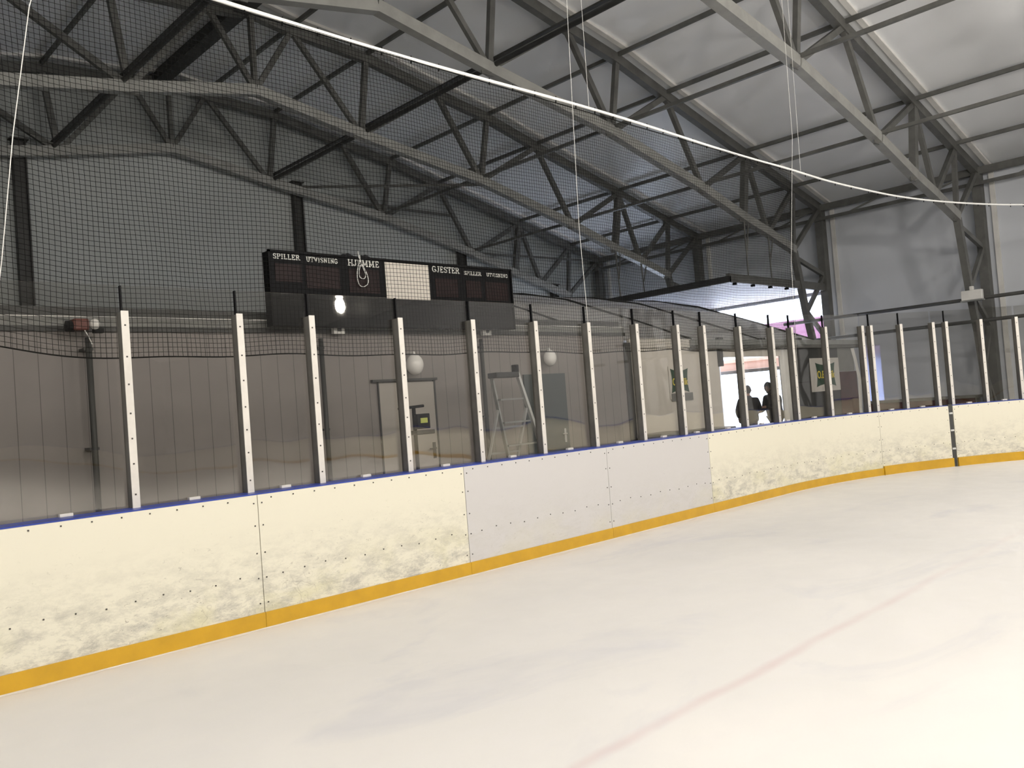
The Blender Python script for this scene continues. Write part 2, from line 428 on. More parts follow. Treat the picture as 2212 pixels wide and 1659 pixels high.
for (a, c, l) in (((13.08, 22.1, 8.75), (16.01, 17.22, 8.0), 'thin steel brace from gable post top to third truss above the scoreboard'),
                  ((19.5, 22.1, 7.25), (26.4, 21.8, 7.35), 'thin steel brace from gable post toward the far right corner'),
                  ((13.3, 22.1, 8.5), (18.9, 22.05, 8.5), 'thin level girt across the gable wall between two posts')):
    tag(MB().bar(a, c, .07).build('brace_bar', 'steel'), l, 'brace')

# ---------------------------------------------------------------- rink
CX, CY, R = 11.7, -1.66, 8.0
SE = CX+R*pi/2
def path(s, o=0):
    if s <= CX: return Vector((s, 6.34+o, 0)), 0.0
    if s < SE:
        a = (s-CX)/R; return Vector((CX+(R+o)*sin(a), CY+(R+o)*cos(a), 0)), -a
    return Vector((CX+R+o, CY-(s-SE), 0)), -pi/2
def prange(s0, s1, step=.18):
    n_ = max(1, int((s1-s0)/step)); 
    if s1 <= CX: return [s0, s1]
    return [s0+(s1-s0)*i/n_ for i in range(n_+1)]
def sweep(b, s0, s1, o0, o1, z0, z1, mi=0):
    ss = prange(s0, s1); k = len(b.v)
    for s in ss:
        for (o, z) in ((o0, z0), (o1, z0), (o1, z1), (o0, z1)):
            p, _ = path(s, o); b.v.append((p.x, p.y, z))
    for i in range(len(ss)-1):
        for j in range(4):
            a = k+i*4+j; c = k+i*4+(j+1) % 4; b.f.append((a, c, c+4, a+4)); b.mi.append(mi)
    b.f.append((k, k+1, k+2, k+3)); e_ = k+(len(ss)-1)*4; b.f.append((e_+3, e_+2, e_+1, e_)); b.mi += [mi, mi]
    return b
# ice sheet
LX, FY = -7.6, -51.0
poly = [(LX, 6.34-8)]
for i in range(1, 17):
    a = pi/2*i/16; poly.append((LX+8-8*cos(a), 6.34-8+8*sin(a)))
for i in range(0, 25):
    s = CX+(SE-CX)*i/24; p, _ = path(s, .02); poly.append((p.x, p.y))
poly += [(CX+R, FY+8), (CX+R-2.4, FY+2.4), (CX, FY), (LX+8, FY), (LX+2.4, FY+2.4), (LX, FY+8)]
tag(MB().prism(poly, 2, -.019, 0).build('ice_sheet', 'ice'), 'pale scuffed ice surface inside the boards with a faint red goal line', 'ice')

def screws(b, s0, s1, mi):
    def sc(s, z):
        p, a = path(s, -.001); b.box((p.x-.005, p.y-.004, z-.005), (p.x+.005, p.y+.004, z+.005), mi)
    s = s0+.12
    while s < s1-.08:
        sc(s, 1.035); sc(s+.06, .42+.01*sin(s*9)); s += .2
    for z in (.2, .4, .6, .82, 1.0):
        sc(s0+.035, z); sc(s1-.035, z)
def panel(s0, s1, mt, label, kick=(-.012, .125), name='dasher_board', gap=.003):
    o = tag(empty(name, tuple(path((s0+s1)/2)[0])), label, 'rink board', 'boards around the rink')
    c = o.location
    def P(b, nm, mt_):
        b.v = [(x-c.x, y-c.y, z-c.z) for x, y, z in b.v]; return b.build(nm, mt_, o)
    b = sweep(MB(), s0+gap, s1-gap, 0, .02, .0, 1.065)
    screws(b, s0, s1, 1)
    P(b, 'face_sheet', [mt, 'screw'])
    P(sweep(MB(), s0+gap/2, s1-gap/2, kick[0], 0, -.005, kick[1]), 'kick_plate', 'kick_yellow')
    fb = MB(); ns_ = max(2, int((s1-s0)/.06)); kk = len(fb.v)
    for i in range(ns_+1):
        s_ = s0+(s1-s0)*i/ns_; wv_ = .028+.012*sin(s_*5.1)+.008*sin(s_*17.3+1)+.006*sin(s_*41)
        for (o_, z_) in ((kick[0]-wv_, 0.0005), (kick[0]-.001, 0.0005), (kick[0]-.001, .006)):
            p_, _ = path(s_, o_); fb.v.append((p_.x, p_.y, z_))
    for i in range(ns_):
        for j in range(3):
            a_ = kk+i*3+j; c_ = kk+i*3+(j+1) % 3; fb.f.append((a_, c_, c_+3, a_+3)); fb.mi.append(0)
    P(fb, 'frost_edge', 'frost')
    P(sweep(MB(), s0, s1, .02, .30, 1.03, 1.075), 'cap_rail', 'ledge_blue')
    P(sweep(sweep(MB(), s0, s1, .24, .28, .0, .06), s0, s1, .24, .28, .5, .56), 'rear_rail', 'steel')
    return o
panel(-3.4, -1.2, 'board_cream', 'cream rink board out of sight to the left')
panel(-1.2, 1.0, 'board_cream', 'cream rink board just beyond the left edge of view')
panel(1.0, 3.17, 'board_cream', 'scuffed cream rink board at the far left of the photo')
panel(3.17, 5.36, 'board_cream', 'heavily scuffed cream rink board, second from the left edge')
panel(5.36, 7.56, 'board_white', 'clean greyish white rink board right beside the scuffed cream one')
panel(7.56, 9.70, 'board_white', 'clean greyish white rink board, farther of the two white ones')
panel(9.70, 14.29, 'board_cream', 'long cream rink board where the boards begin to curve')
panel(14.29, 15.84, 'board_cream', 'short cream rink board left of the dark gap', kick=(-.03, .155))
panel(15.93, 18.4, 'board_cream', 'cream rink board right of the dark gap at the right edge', kick=(-.03, .155))
panel(18.4, 21.4, 'board_cream', 'cream rink board beyond the right edge of view')
panel(21.4, SE, 'board_cream', 'cream corner rink board beyond the right edge of view')
# dark jamb in the gap
b = sweep(MB(), 15.845, 15.925, .01, .14, 0, 1.09)
for z in (.3, .62, .92): sweep(b, 15.85, 15.92, -.004, .01, z, z+.03, 1)
tag(b.build('gate_jamb', ['dark_steel', 'aluminium']), 'dark steel jamb filling the narrow gap between two boards', 'gate jamb')
# rest of the rink, only seen mirrored in the plexiglass
def far_run(a, c, label):
    a = Vector((*a, 0)); c = Vector((*c, 0)); o = tag(empty('dasher_board', tuple((a+c)/2)), label, 'rink board', 'boards around the rink')
    d = (c-a)/2
    MB().bar((-d.x, -d.y, .53), (d.x, d.y, .53), .04, 1.06).build('face_sheet', 'board_far', o)
    MB().bar((-d.x, -d.y, .065), (d.x, d.y, .065), .07, .12).build('kick_plate', 'kick_yellow', o)
    MB().bar((-d.x, -d.y, 1.07), (d.x, d.y, 1.07), .22, .03).build('cap_rail', 'ledge_blue', o)
XRB = CX+R
far_run((XRB, CY), (XRB, FY+8), 'long right side run of cream rink boards behind the viewpoint')
far_run((XRB, FY+8), (CX, FY), 'far right corner run of rink boards behind the viewpoint')
far_run((CX, FY), (LX+8, FY), 'far end run of rink boards behind the viewpoint')
far_run((LX+8, FY), (LX, FY+8), 'far left corner run of rink boards behind the viewpoint')
far_run((LX, FY+8), (LX, CY), 'long left side run of rink boards behind the viewpoint')
far_run((LX, CY), (-3.4, 6.34), 'near left corner run of rink boards behind the viewpoint')

# ---------------------------------------------------------------- glass posts and panes
PS = [-1.4, -.45, .45, 1.35, 2.30, 3.22, 3.90, 4.87, 5.81, 6.75, 7.66, 8.60, 9.50, 10.14, 11.09, 12.03, 12.57, 13.44, 14.32, 14.52, 15.18, 15.86, 16.13, 16.81, 17.47, 18.3, 19.2]
PO, PH = .25, 1.496
def make_post(tall):
    o = empty('glass_post'); pool = [o]
    c = MB().box((-.024, -.045, 0), (.024, .055, PH-.005)).build('channel', 'shaded_post_body', o); pool.append(c)
    b = MB().box((-.028, -.053, 0), (.028, -.045, PH))
    for z in (.1, .33, .52, .71, .93, 1.14, 1.38): b.box((-.008, -.056, z), (.004, -.053, z+.012), 1)
    c = b.build('cover_strip', ['post_white', 'screw'], o); pool.append(c)
    if tall: pool.append(MB().box((-.006, .0, PH-.01), (.006, .03, PH+.20)).build('seal_strip', 'black', o))
    return o, pool
PA, poolA = make_post(True); PB, poolB = make_post(False)
seen = [s for s in PS if 2.2 < s < 17.6]
short = (10.14, 14.32, 14.52, 15.86, 16.13)     # doubled posts without a seal strip of their own
used = {True: False, False: False}
ords = ['first', 'second', 'third', 'fourth', 'fifth', 'sixth', 'seventh', 'eighth', 'ninth', 'tenth', 'eleventh', 'twelfth', 'thirteenth', 'fourteenth', 'fifteenth', 'sixteenth', 'seventeenth', 'eighteenth', 'nineteenth', 'twentieth', 'twenty-first']
for s in PS:
    tall = s not in (15.86, 16.81, 17.47, 14.32)
    src, pl = (PA, poolA) if tall else (PB, poolB)
    o = copy_tree(src, pl) if used[tall] else src; used[tall] = True
    p, a = path(s, PO); o.location = (p.x, p.y, 1.07); o.rotation_euler[2] = a
    if s in seen: l = 'white-fronted aluminium glass post on the boards, %s from the left edge' % ords[seen.index(s)]
    else: l = 'white-fronted glass post on the boards beyond the %s edge of view' % ('left' if s < 3 else 'right')
    tag(o, l, 'post', 'posts holding the plexiglass')
pi_ = 0
for s0, s1 in zip(PS, PS[1:]):
    p, a = path(s0, PO+.03); q, a2 = path(s1, PO+.03); d = q-p; L_ = d.length-.04; ang = atan2(d.y, d.x); c = (p+q)/2
    o = tag(empty('plexiglass_pane', (c.x, c.y, 1.075), ang), None, 'glass pane', 'clear panes above the boards')
    if s0 in seen or s1 in seen:
        i = seen.index(s0) if s0 in seen else -1
        l = ('tall clear plexiglass pane left of the first post' if i < 0 else 'tall clear plexiglass pane just right of the %s post from the left' % ords[i])
    else: l = 'clear plexiglass pane beyond the %s edge of view' % ('left' if s0 < 3 else 'right')
    o['label'] = l
    MB().box((-L_/2, -.006, .0), (L_/2, .006, 1.695)).build('sheet', 'plexi', o)
    if L_ > .5: MB().box((-.045, -.05, 0), (.045, -.008, .022)).build('clip', 'post_white', o, bevel=.003)

# ---------------------------------------------------------------- safety net on its cable
NY, NX0, NX1, NZ = 6.86, -1.0, 13.35, 5.36
def hem(x):
    t_ = max(0, 2.6-x); return 2.24+.045*t_*t_*1.6+.012*sin(x*2.1)+.008*sin(x*5.3)
def netp(x, v):
    """v 0 bottom .. 1 top"""
    zb = hem(x); z = zb+(NZ-zb)*v
    lean = .5*v*max(0, (x-9)/4.35)
    wob = sin(x*3.1+z*2.3)*.008+sin(x*7.7-z*4.1)*.004
    fold = .035*sin(x*1.7+.6*z)+.015*sin(x*4.3)
    return (x+lean+wob, NY+fold, z+.012*sin(x*2.7+z*1.3)*(1-v)*v*4)
b = MB(); c = .04; nx = int((NX1-NX0)/c); w = .0021
def strand(pts, r):
    k = len(b.v)
    for q in pts:
        for j in range(3):
            a = 2*pi*j/3+.5
            b.v.append((q[0]+r*cos(a)*(1 if strand.vert else 0), q[1]+r*sin(a), q[2]+(0 if strand.vert else r*cos(a))))
    for i in range(len(pts)-1):
        for j in range(3):
            a = k+i*3+j; e_ = k+i*3+(j+1) % 3; b.f.append((a, e_, e_+3, a+3)); b.mi.append(0)
strand.vert = True
for i in range(nx+1):
    x = NX0+(NX1-NX0)*i/nx; strand([netp(x, j/22) for j in range(23)], w)
strand.vert = False
nz = 78
for j in range(nz+1):
    strand([netp(NX0+(NX1-NX0)*i/260, j/nz) for i in range(261)], w)
net = tag(empty('safety_net', (0, 0, 0)), 'dark square-mesh protective net hanging behind the plexiglass', 'net')
me = bpy.data.meshes.new('mesh_netting'); me.from_pydata(b.v, [], b.f); me.materials.append(M['net'])
o = bpy.data.objects.new('mesh_netting', me); COL.objects.link(o); o.parent = net
MB().tube([netp(NX0+(NX1-NX0)*i/160, 0) for i in range(161)], .006, 5).build('foot_rope', 'net', net)
MB().tube([(netp(NX0+(NX1-NX0)*i/90, 1)[0], NY, NZ) for i in range(91)], .006, 5).build('head_rope', 'net', net)
# white cable carrying the net
cab = [(-1.5, 6.86, 5.42)]+[(x, 6.86, 5.40+.02*sin(x*.9)) for x in [i*.5 for i in range(0, 28)]]+[(14.1, 6.88, 5.40), (15.2, 6.88, 5.395), (16.45, 6.82, 5.395), (17.9, 6.68, 5.39), (19.25, 6.42, 5.39), (20.7, 5.98, 5.39), (22.0, 5.42, 5.39), (23.5, 4.45, 5.39), (24.8, 3.05, 5.4)]
def smooth_pts(P_, n_=4):
    o_ = []
    for i in range(len(P_)-1):
        a = Vector(P_[max(i-1, 0)]); b_ = Vector(P_[i]); c_ = Vector(P_[i+1]); d = Vector(P_[min(i+2, len(P_)-1)])
        for j in range(n_):
            t_ = j/n_; o_.append(.5*((2*b_)+(c_-a)*t_+(2*a-5*b_+4*c_-d)*t_*t_+(3*b_-a-3*c_+d)*t_**3))
    return o_+[Vector(P_[-1])]
cr = tag(empty('net_cable', (0, 0, 0)), 'white coated cable curving across the hall, carrying the net', 'cable')
sp = smooth_pts(cab)
MB().tube(sp, .02, 8).build('cable_line', 'cable_white', cr, smooth=True)
acc = 0; last = sp[0]; nt = 0
for q in sp[1:]:
    acc += (q-last).length; last = q
    if acc > .34 and nt < 95:
        acc = 0; nt += 1
        MB().tube([(q.x-.004, q.y, q.z-.05), (q.x+.004, q.y, q.z+.032)], .008, 5).build('tie', 'net', cr)
def cord(pts, label, r=.0036):
    return tag(MB().tube(pts, r, 5).build('white_cord', 'cord_white'), label, 'cord', 'white cords hanging at the net')
cord([(8.27, 6.82, 10.9), (8.05, 6.82, 6.4), (7.93, 6.8, 3.8), (7.92, 6.74, 1.08)], 'long white cord hanging in front of the net down to the boards, middle')
cord([(8.40, 6.82, 10.9), (8.36, 6.84, 5.42)], 'short white cord from the roof to the cable, beside the long middle one', .003)
cord([(14.0, 6.85, 10.35), (13.9, 6.85, 6.0), (13.42, 6.83, 3.7), (13.2, 6.8, 1.08)], 'white cord hanging down the right edge of the net')
cord([(14.25, 6.86, 10.3), (14.12, 6.86, 5.42)], 'short white cord from the roof to the cable, at the net right edge', .003)
cord([(2.0, 6.82, 5.4), (1.85, 6.82, 4.9), (1.69, 6.82, 3.9), (1.57, 6.82, 2.96), (1.5, 6.82, 2.5)], 'white cord hanging on the net at the far left')

# ---------------------------------------------------------------- low partition building behind the end boards
BZ = 2.86
lb = tag(MB().box((XL+.02, 10.0, -.02), (12.7, 14.0, BZ)).build('low_cabin_block', 'ribbed_panel'), 'low pale ribbed-panel changing room block behind the end boards', 'cabin block')
f_ = tag(empty('roof_edge_fascia', (0, 10, BZ)), 'dark and pale banded edge strip along the low block top', 'fascia')
MB().box((XL+.1, -.03, -.03), (12.72, .05, .03)).build('drip_edge', 'dark_steel', f_)
MB().box((XL+.1, .0, .03), (12.72, .06, .13)).build('pale_band', 'crate_grey', f_)
MB().box((XL+.1, .1, .13), (12.72, .35, .26)).build('dark_band', 'dark_steel', f_)
tag(MB().tube([(XL+.2, 9.9, 2.985), (12.6, 9.9, 2.985)], .006, 5).build('wire', 'cord_white'), 'thin pale wire stretched along the low block top', 'wire')
# doors
d1 = tag(empty('door_leaf', (7.46, 10, 0)), 'pale door with dark frame line and lever handle, in the low block', 'door', kind=None)
MB().box((-.5, -.03, 0), (.5, -.002, 2.11)).build('leaf', 'door_white', d1)
b = MB().box((-.62, -.06, 2.13), (.56, -.002, 2.165)).box((.5, -.045, 0), (.525, -.002, 2.13)).box((-.515, -.036, 0), (-.5, -.002, 2.13)); b.build('frame', 'dark_steel', d1)
h_ = MB().box((.40, -.045, .95), (.45, -.03, 1.19)).build('handle_plate', 'dark_steel', d1)
MB().tube([(.425, -.04, 1.1), (.425, -.085, 1.1), (.30, -.09, 1.1)], .011, 8).build('lever', 'dark_steel', h_, smooth=True)
d2 = tag(empty('door_leaf', (10.42, 10, 0)), 'plain dark grey door behind the step ladder', 'door')
MB().box((-.52, -.035, 0), (.5, -.002, 2.16)).build('leaf', 'door_grey', d2)
h_ = MB().box((.36, -.05, .95), (.41, -.035, 1.19)).build('handle_plate', 'aluminium', d2)
MB().tube([(.385, -.045, 1.1), (.385, -.09, 1.1), (.27, -.095, 1.1)], .011, 8).build('lever', 'aluminium', h_, smooth=True)
# upright dark pipes on the block front
for x, l in ((3.05, 'dark upright pipe under the red-brown lamp head, at left'), (5.97, 'dark upright pipe on the low block below the scoreboard left part'), (8.86, 'dark upright pipe on the low block left of the step ladder')):
    o = tag(empty('upright_pipe', (x, 9.82, 0)), l, 'pipe', 'upright pipes on the low block')
    MB().tube([(0, 0, -.02), (0, 0, 2.74)], .033, 10).build('pipe', 'dark_steel', o, smooth=True)
    for z in (.4, 1.5, 2.6): MB().box((-.05, .0, z), (.05, .18, z+.03)).build('bracket', 'dark_steel', o)
for x, l in ((6.30, 'small square white wall box at the low block top, left'), (9.05, 'small square white wall box under the scoreboard right end')):
    o = tag(MB().box((-.09, -.07, -.07), (.09, 0, .07)).box((-.03, -.085, -.035), (.03, -.07, .035), 1).build('junction_box', ['white_trim', 'dark_steel'], bevel=.006, loc=(x, 9.93, 2.88)), l, 'box', 'wall boxes')
# lamp head on the left pipe
o = tag(empty('lamp_head', (3.04, 9.78, 2.86)), 'red-brown lamp head with round white lens on top of the left pipe', 'lamp')
MB().box((-.16, -.07, -.05), (.0, .09, .08)).build('housing', 'red_brown', o, bevel=.02)
MB().tube([(-.22, 0, 0), (-.14, 0, 0)], .06, 12).build('rear_cap', 'black', o)
MB().sphere((.06, -.05, .02), (.055, .05, .06)).build('lens', 'opal', o, smooth=True)
MB().box((.06, -.03, -.07), (.16, .05, -.02)).build('foot', 'black', o)
MB().tube([(-.05, -.06, -.05), (-.02, -.08, -.12), (.02, -.05, -.2)], .006, 5).build('lead', 'cord_white', o)
# globe lamps
for x, z, r_, l in ((7.52, 2.36, .135, 'white round globe wall lamp above the pale door'), (10.42, 2.42, .12, 'white round globe wall lamp above the dark grey door')):
    o = tag(empty('globe_lamp', (x, 9.82, z)), l, 'wall lamp', 'globe lamps')
    MB().sphere((0, 0, 0), (r_, r_*.9, r_*1.15), 24, 16).build('globe', 'opal', o, smooth=True)
    MB().tube([(0, 0, r_*1.0), (0, 0, r_*1.3), (0, .18, r_*1.3)], .02, 8).build('arm', 'white_trim', o)
# step ladder
o = tag(empty('step_ladder', (8.9, 9.2, 0)), 'aluminium step ladder standing open before the dark grey door', 'ladder')
def lad(nm, a, c, w_, h_, mt='aluminium'): return MB().bar((a[0]-8.9, a[1]-9.2, a[2]), (c[0]-8.9, c[1]-9.2, c[2]), w_, h_, up=(0, 1, 0)).build(nm, mt, o)
lad('front_rail', (8.5, 9.25, 2.12), (8.80, 9.15, 0), .03, .06, 'galvanised'); lad('front_rail', (8.93, 9.15, 2.2), (9.60, 9.05, 0), .045, .06)
lad('rear_leg', (8.56, 9.22, 1.6), (8.24, 9.5, 0), .025, .04); lad('rear_leg', (9.08, 9.14, 1.6), (8.86, 9.5, 0), .035, .04)
for z in (1.33, .95, .6, .25):
    t_ = (1.6-z)/1.6; lad('crossbar', (8.56-.32*t_, 9.22+.28*t_, z), (9.08-.22*t_, 9.14+.36*t_, z), .03, .03, 'galvanised')
for z in (1.75, 1.4, 1.05, .7, .35):
    t_ = (2.15-z)/2.15; MB().box((8.5+.3*t_-8.9, -.06, z-.012), (8.93+.67*t_-8.9, .02, z+.012)).build('tread', 'galvanised', o)
MB().box((-.43, -.1, 2.08), (.05, .1, 2.16)).build('top_tray', 'dark_panel', o, bevel=.01)
MB().box((-.02, -.09, 2.12), (.06, .0, 2.27)).build('tool_holder', 'black', o, bevel=.01)
# stand with display box
o = tag(empty('display_stand', (7.12, 9.4, 0)), 'dark stand with crossbar and small box bearing a yellow-green label', 'stand')
MB().tube([(0, 0, 0), (0, 0, 1.72)], .028, 8).build('pole', 'black', o)
MB().tube([(-.26, 0, 1.72), (.16, -.02, 1.74)], .02, 8).build('crossbar', 'black', o)
MB().box((-.02, -.1, 1.42), (.2, .02, 1.63)).build('display_box', 'black', o, bevel=.01)
MB().box((.03, -.106, 1.50), (.15, -.1, 1.57)).build('label_plate', 'yellow_label', o)
MB().box((-.06, -.12, 1.34), (.26, .04, 1.40)).build('shelf', 'dark_panel', o, bevel=.01)
for a in (0, 2.1, 4.2): MB().tube([(0, 0, .12), (.3*cos(a), .3*sin(a), .015)], .02, 6).build('foot', 'black', o)
# bins
for x, w_, h_, l in ((13.15, .95, .93, 'low grey storage bin in front of the pale fabric wall, left'), (14.75, .95, .90, 'low grey storage bin beside the lit passage, right')):
    o = tag(empty('storage_bin', (x, 9.55, 0)), l, 'bin', 'storage bins'); 
    MB().prism([(-.36*w_, 0), (.36*w_, 0), (.48*w_, h_-.07), (-.48*w_, h_-.07)], 1, -.25, .25).build('body', 'crate_grey', o, bevel=.02)
    MB().box((-.52*w_, -.29, h_-.075), (.52*w_, .29, h_)).build('lid', 'crate_grey', o, bevel=.02)

# ---------------------------------------------------------------- scoreboard
SY = 9.72
sb = tag(empty('scoreboard', (7.38, SY, 2.89)), 'long black scoreboard with white lettering and blank white centre', 'scoreboard')
def sbx(x): return x-7.38
def sbz(z): return z-2.89
MB().box((sbx(5.23), 0, 0), (sbx(9.53), .16, sbz(3.86))).build('cabinet', 'black', sb, bevel=.006)
b = MB()
for (x0, x1, z0, z1) in ((5.22, 9.54, 3.845, 3.875), (5.22, 9.54, 3.245, 3.275), (5.22, 5.25, 2.89, 3.87), (9.51, 9.54, 2.89, 3.87)): b.box((sbx(x0), -.02, sbz(z0)), (sbx(x1), .01, sbz(z1)))
b.build('frame', 'black', sb)
for (x0, x1, z0, z1) in ((5.31, 5.69, 3.47, 3.70), (5.76, 6.27, 3.40, 3.70), (6.42, 6.92, 3.37, 3.70), (7.94, 8.38, 3.37, 3.65), (8.55, 8.86, 3.38, 3.64), (8.95, 9.44, 3.35, 3.64)):
    MB().box((sbx(x0), -.006, sbz(z0)), (sbx(x1), .002, sbz(z1))).build('digit_window', 'red_led', sb)
MB().box((sbx(7.03), -.012, sbz(3.305)), (sbx(7.82), .002, sbz(3.83))).build('blank_panel', 'blank_white', sb)
for x in (5.95, 7.1, 8.3): MB().bar((sbx(x), .1, sbz(3.86)), (sbx(x), .1, sbz(3.9)), .05).build('hanger_lug', 'black', sb)
# slab serif stroke letters: segments on a 0..1 grid, serifs are short flat bars
GL = {
 'I': (.5, [[(.25, 0), (.25, 1)]], [(.25, 0), (.25, 1)]),
 'L': (.72, [[(.2, 1), (.2, 0), (.62, 0), (.64, .25)]], [(.2, 1), (.2, 0)]),
 'E': (.76, [[(.62, .75), (.6, 1), (.2, 1), (.2, 0), (.64, 0), (.66, .25)], [(.2, .5), (.5, .5)]], [(.2, 1), (.2, 0)]),
 'S': (.7, [[(.58, .78), (.5, .97), (.28, 1), (.13, .85), (.15, .65), (.5, .42), (.6, .25), (.5, .04), (.26, 0), (.1, .22)]], []),
 'P': (.72, [[(.2, 0), (.2, 1), (.48, 1), (.62, .88), (.62, .64), (.48, .5), (.2, .5)]], [(.2, 0), (.2, 1)]),
 'R': (.8, [[(.2, 0), (.2, 1), (.48, 1), (.6, .88), (.6, .66), (.46, .52), (.2, .52)], [(.42, .52), (.68, .0)]], [(.2, 0), (.2, 1), (.7, 0)]),
 'U': (.85, [[(.2, 1), (.2, .25), (.32, 0), (.52, 0), (.65, .25), (.65, 1)]], [(.2, 1), (.65, 1)]),
 'T': (.78, [[(.06, .75), (.08, 1), (.7, 1), (.72, .75)], [(.39, 1), (.39, 0)]], [(.39, 0)]),
 'V': (.85, [[(.15, 1), (.42, 0), (.7, 1)]], [(.15, 1), (.7, 1)]),
 'N': (.9, [[(.2, 0), (.2, 1), (.7, 0), (.7, 1)]], [(.2, 0), (.2, 1), (.7, 1)]),
 'G': (.85, [[(.68, .75), (.55, .97), (.32, 1), (.14, .8), (.1, .5), (.16, .15), (.35, 0), (.55, .03), (.68, .2), (.68, .42), (.45, .42)]], []),
 'H': (.9, [[(.2, 0), (.2, 1)], [(.7, 0), (.7, 1)], [(.2, .5), (.7, .5)]], [(.2, 0), (.2, 1), (.7, 0), (.7, 1)]),
 'J': (.6, [[(.38, 1), (.38, .2), (.28, .0), (.1, .05), (.06, .25)]], [(.38, 1)]),
 'M': (1.05, [[(.2, 0), (.2, 1), (.5, .15), (.82, 1), (.82, 0)]], [(.2, 0), (.2, 1), (.82, 0), (.82, 1)]),
}
def word(txt, x0, x1, z0, z1, parent):
    tot = sum(GL[c][0] for c in txt); sx = (x1-x0)/tot; h = z1-z0; x = x0; b = MB(); th = h*.17
    for ch in txt:
        w_, st, se = GL[ch]
        for ln in st:
            for (a0, b0), (a1, b1) in zip(ln, ln[1:]): b.bar((sbx(x+a0*sx), -.004, sbz(z0+b0*h)), (sbx(x+a1*sx), -.004, sbz(z0+b1*h)), .006, th, up=(.001, 0, 1) if abs(a1-a0)*sx > abs(b1-b0)*h else (1, 0, 0))
        for (a0, b0) in se: b.bar((sbx(x+(a0-.15)*sx), -.004, sbz(z0+b0*h)), (sbx(x+(a0+.15)*sx), -.004, sbz(z0+b0*h)), .006, th*.8)
        x += w_*sx
    b.build('lettering', 'letter', parent)
word('SPILLER', 5.29, 5.68, 3.765, 3.825, sb); word('UTVISNING', 5.77, 6.26, 3.755, 3.815, sb); word('HJEMME', 6.41, 6.94, 3.745, 3.825, sb)
word('GJESTER', 7.89, 8.43, 3.745, 3.825, sb); word('SPILLER', 8.52, 8.88, 3.735, 3.787, sb); word('UTVISNING', 8.99, 9.46, 3.735, 3.785, sb)
# coil of pale cord hung over the board and dark bundles on its top
lp = [(6.57, 3.95), (6.585, 3.86), (6.6, 3.83), (6.56, 3.74), (6.53, 3.65), (6.535, 3.54), (6.57, 3.47), (6.62, 3.45), (6.68, 3.48), (6.705, 3.54), (6.70, 3.62), (6.67, 3.7), (6.62, 3.76), (6.585, 3.73), (6.565, 3.67), (6.57, 3.6), (6.61, 3.565), (6.65, 3.57), (6.665, 3.62), (6.64, 3.7), (6.61, 3.80), (6.60, 3.9)]
tag(MB().tube(smooth_pts([(x, 9.68+.01*sin(i*1.3), z) for i, (x, z) in enumerate(lp)]), .006, 6).build('cord_coil', 'cord_white', smooth=True), 'pale looped cord coil hanging over the scoreboard front', 'cord')
for x, w_, l in ((6.46, .1, 'black cloth bundle on the scoreboard top, left of the cord coil'), (6.75, .09, 'black cloth bundle on the scoreboard top, right of the cord coil')):
    tag(MB().sphere((x, 9.79, 3.885), (w_, .05, .035), 16, 8, fn=lambda p: Vector((p.x, p.y*(1+.2*sin(p.x*9)), p.z*(1+.3*sin(p.x*7+1))))).build('bundle', 'black_cloth', smooth=True), l, 'bundle', 'bundles on the scoreboard')

# ---------------------------------------------------------------- fabric lean-to, passage, posters
ft = tag(empty('lean_to_roof', (0, 0, 0)), 'sloping pale tarpaulin roof rising behind the low block', 'tarpaulin roof')
tp = [(10.02, 2.77), (11.5, 3.37), (13.4, 4.10), (14.9, 4.48), (16.4, 4.70)]
b = MB()
nxs = 36; k0 = len(b.v); x0_, x1_ = 9.0, 20.55; ny = 24
def tz(y):
    for (a, za), (c_, zc) in zip(tp, tp[1:]):
        if y <= c_+1e-6: return za+(zc-za)*(y-a)/(c_-a)
    return tp[-1][1]
for th in (0, -.015):
    for j in range(ny+1):
        y = tp[0][0]+(tp[-1][0]-tp[0][0])*j/ny
        for i in range(nxs+1):
            x = x0_+(x1_-x0_)*i/nxs; sag = -.05*abs(sin((x-9.5)/2.78*pi))*sin(pi*j/ny)+.012*sin(x*3+y*2.3)
            b.v.append((x, y, tz(y)+sag+th))
row = nxs+1; off = row*(ny+1)
for j in range(ny):
    for i in range(nxs):
        a = j*row+i; b.f.append((a, a+1, a+row+1, a+row)); b.f.append((off+a, off+a+row, off+a+row+1, off+a+1)); b.mi += [0, 0]
b.build('tarpaulin', 'tarp', ft, smooth=True)
for x in (12.22, 15.0, 17.78, 20.52):
    MB().tube([(x, y, z+.01) for y, z in tp], .028, 6).build('seam_rope', 'dark_steel', ft)
gt = tag(empty('gutter_beam', (18.98, 9.95, 2.66)), 'grey gutter beam over the lit passage and dark partition', 'beam')
MB().box((-4.07, -.06, -.02), (4.07, .08, .1)).build('upper_trough', 'galvanised', gt); MB().box((-4.07, -.05, -.1), (4.07, .06, -.025)).build('lower_rail', 'steel', gt)
for x in (-3.0, -1.2, .6, 2.2): MB().box((x-.09, -.05, .1), (x+.09, .05, .15)).build('clamp', 'dark_steel', gt, bevel=.01)
struct(MB().box((12.66, 9.97, -.02), (12.86, 10.15, 2.70)).build('trim_20', 'dark_steel'))
tag(MB().box((12.86, 10.05, -.02), (16.05, 10.08, 2.62)).build('fabric_partition', 'fabric_wall'), 'pale fabric partition wall carrying the small green poster', 'partition')
tag(MB().box((12.86, 10.0, 2.60), (14.95, 10.06, 2.78)).build('partition_valance', 'fabric_wall'), 'narrow pale fabric valance above the fabric partition', 'valance')
tag(MB().box((16.0, 9.97, 2.18), (16.12, 10.1, 2.56)).build('door_track_box', 'dark_steel', bevel=.01), 'short dark box hanging at the passage left top', 'box')
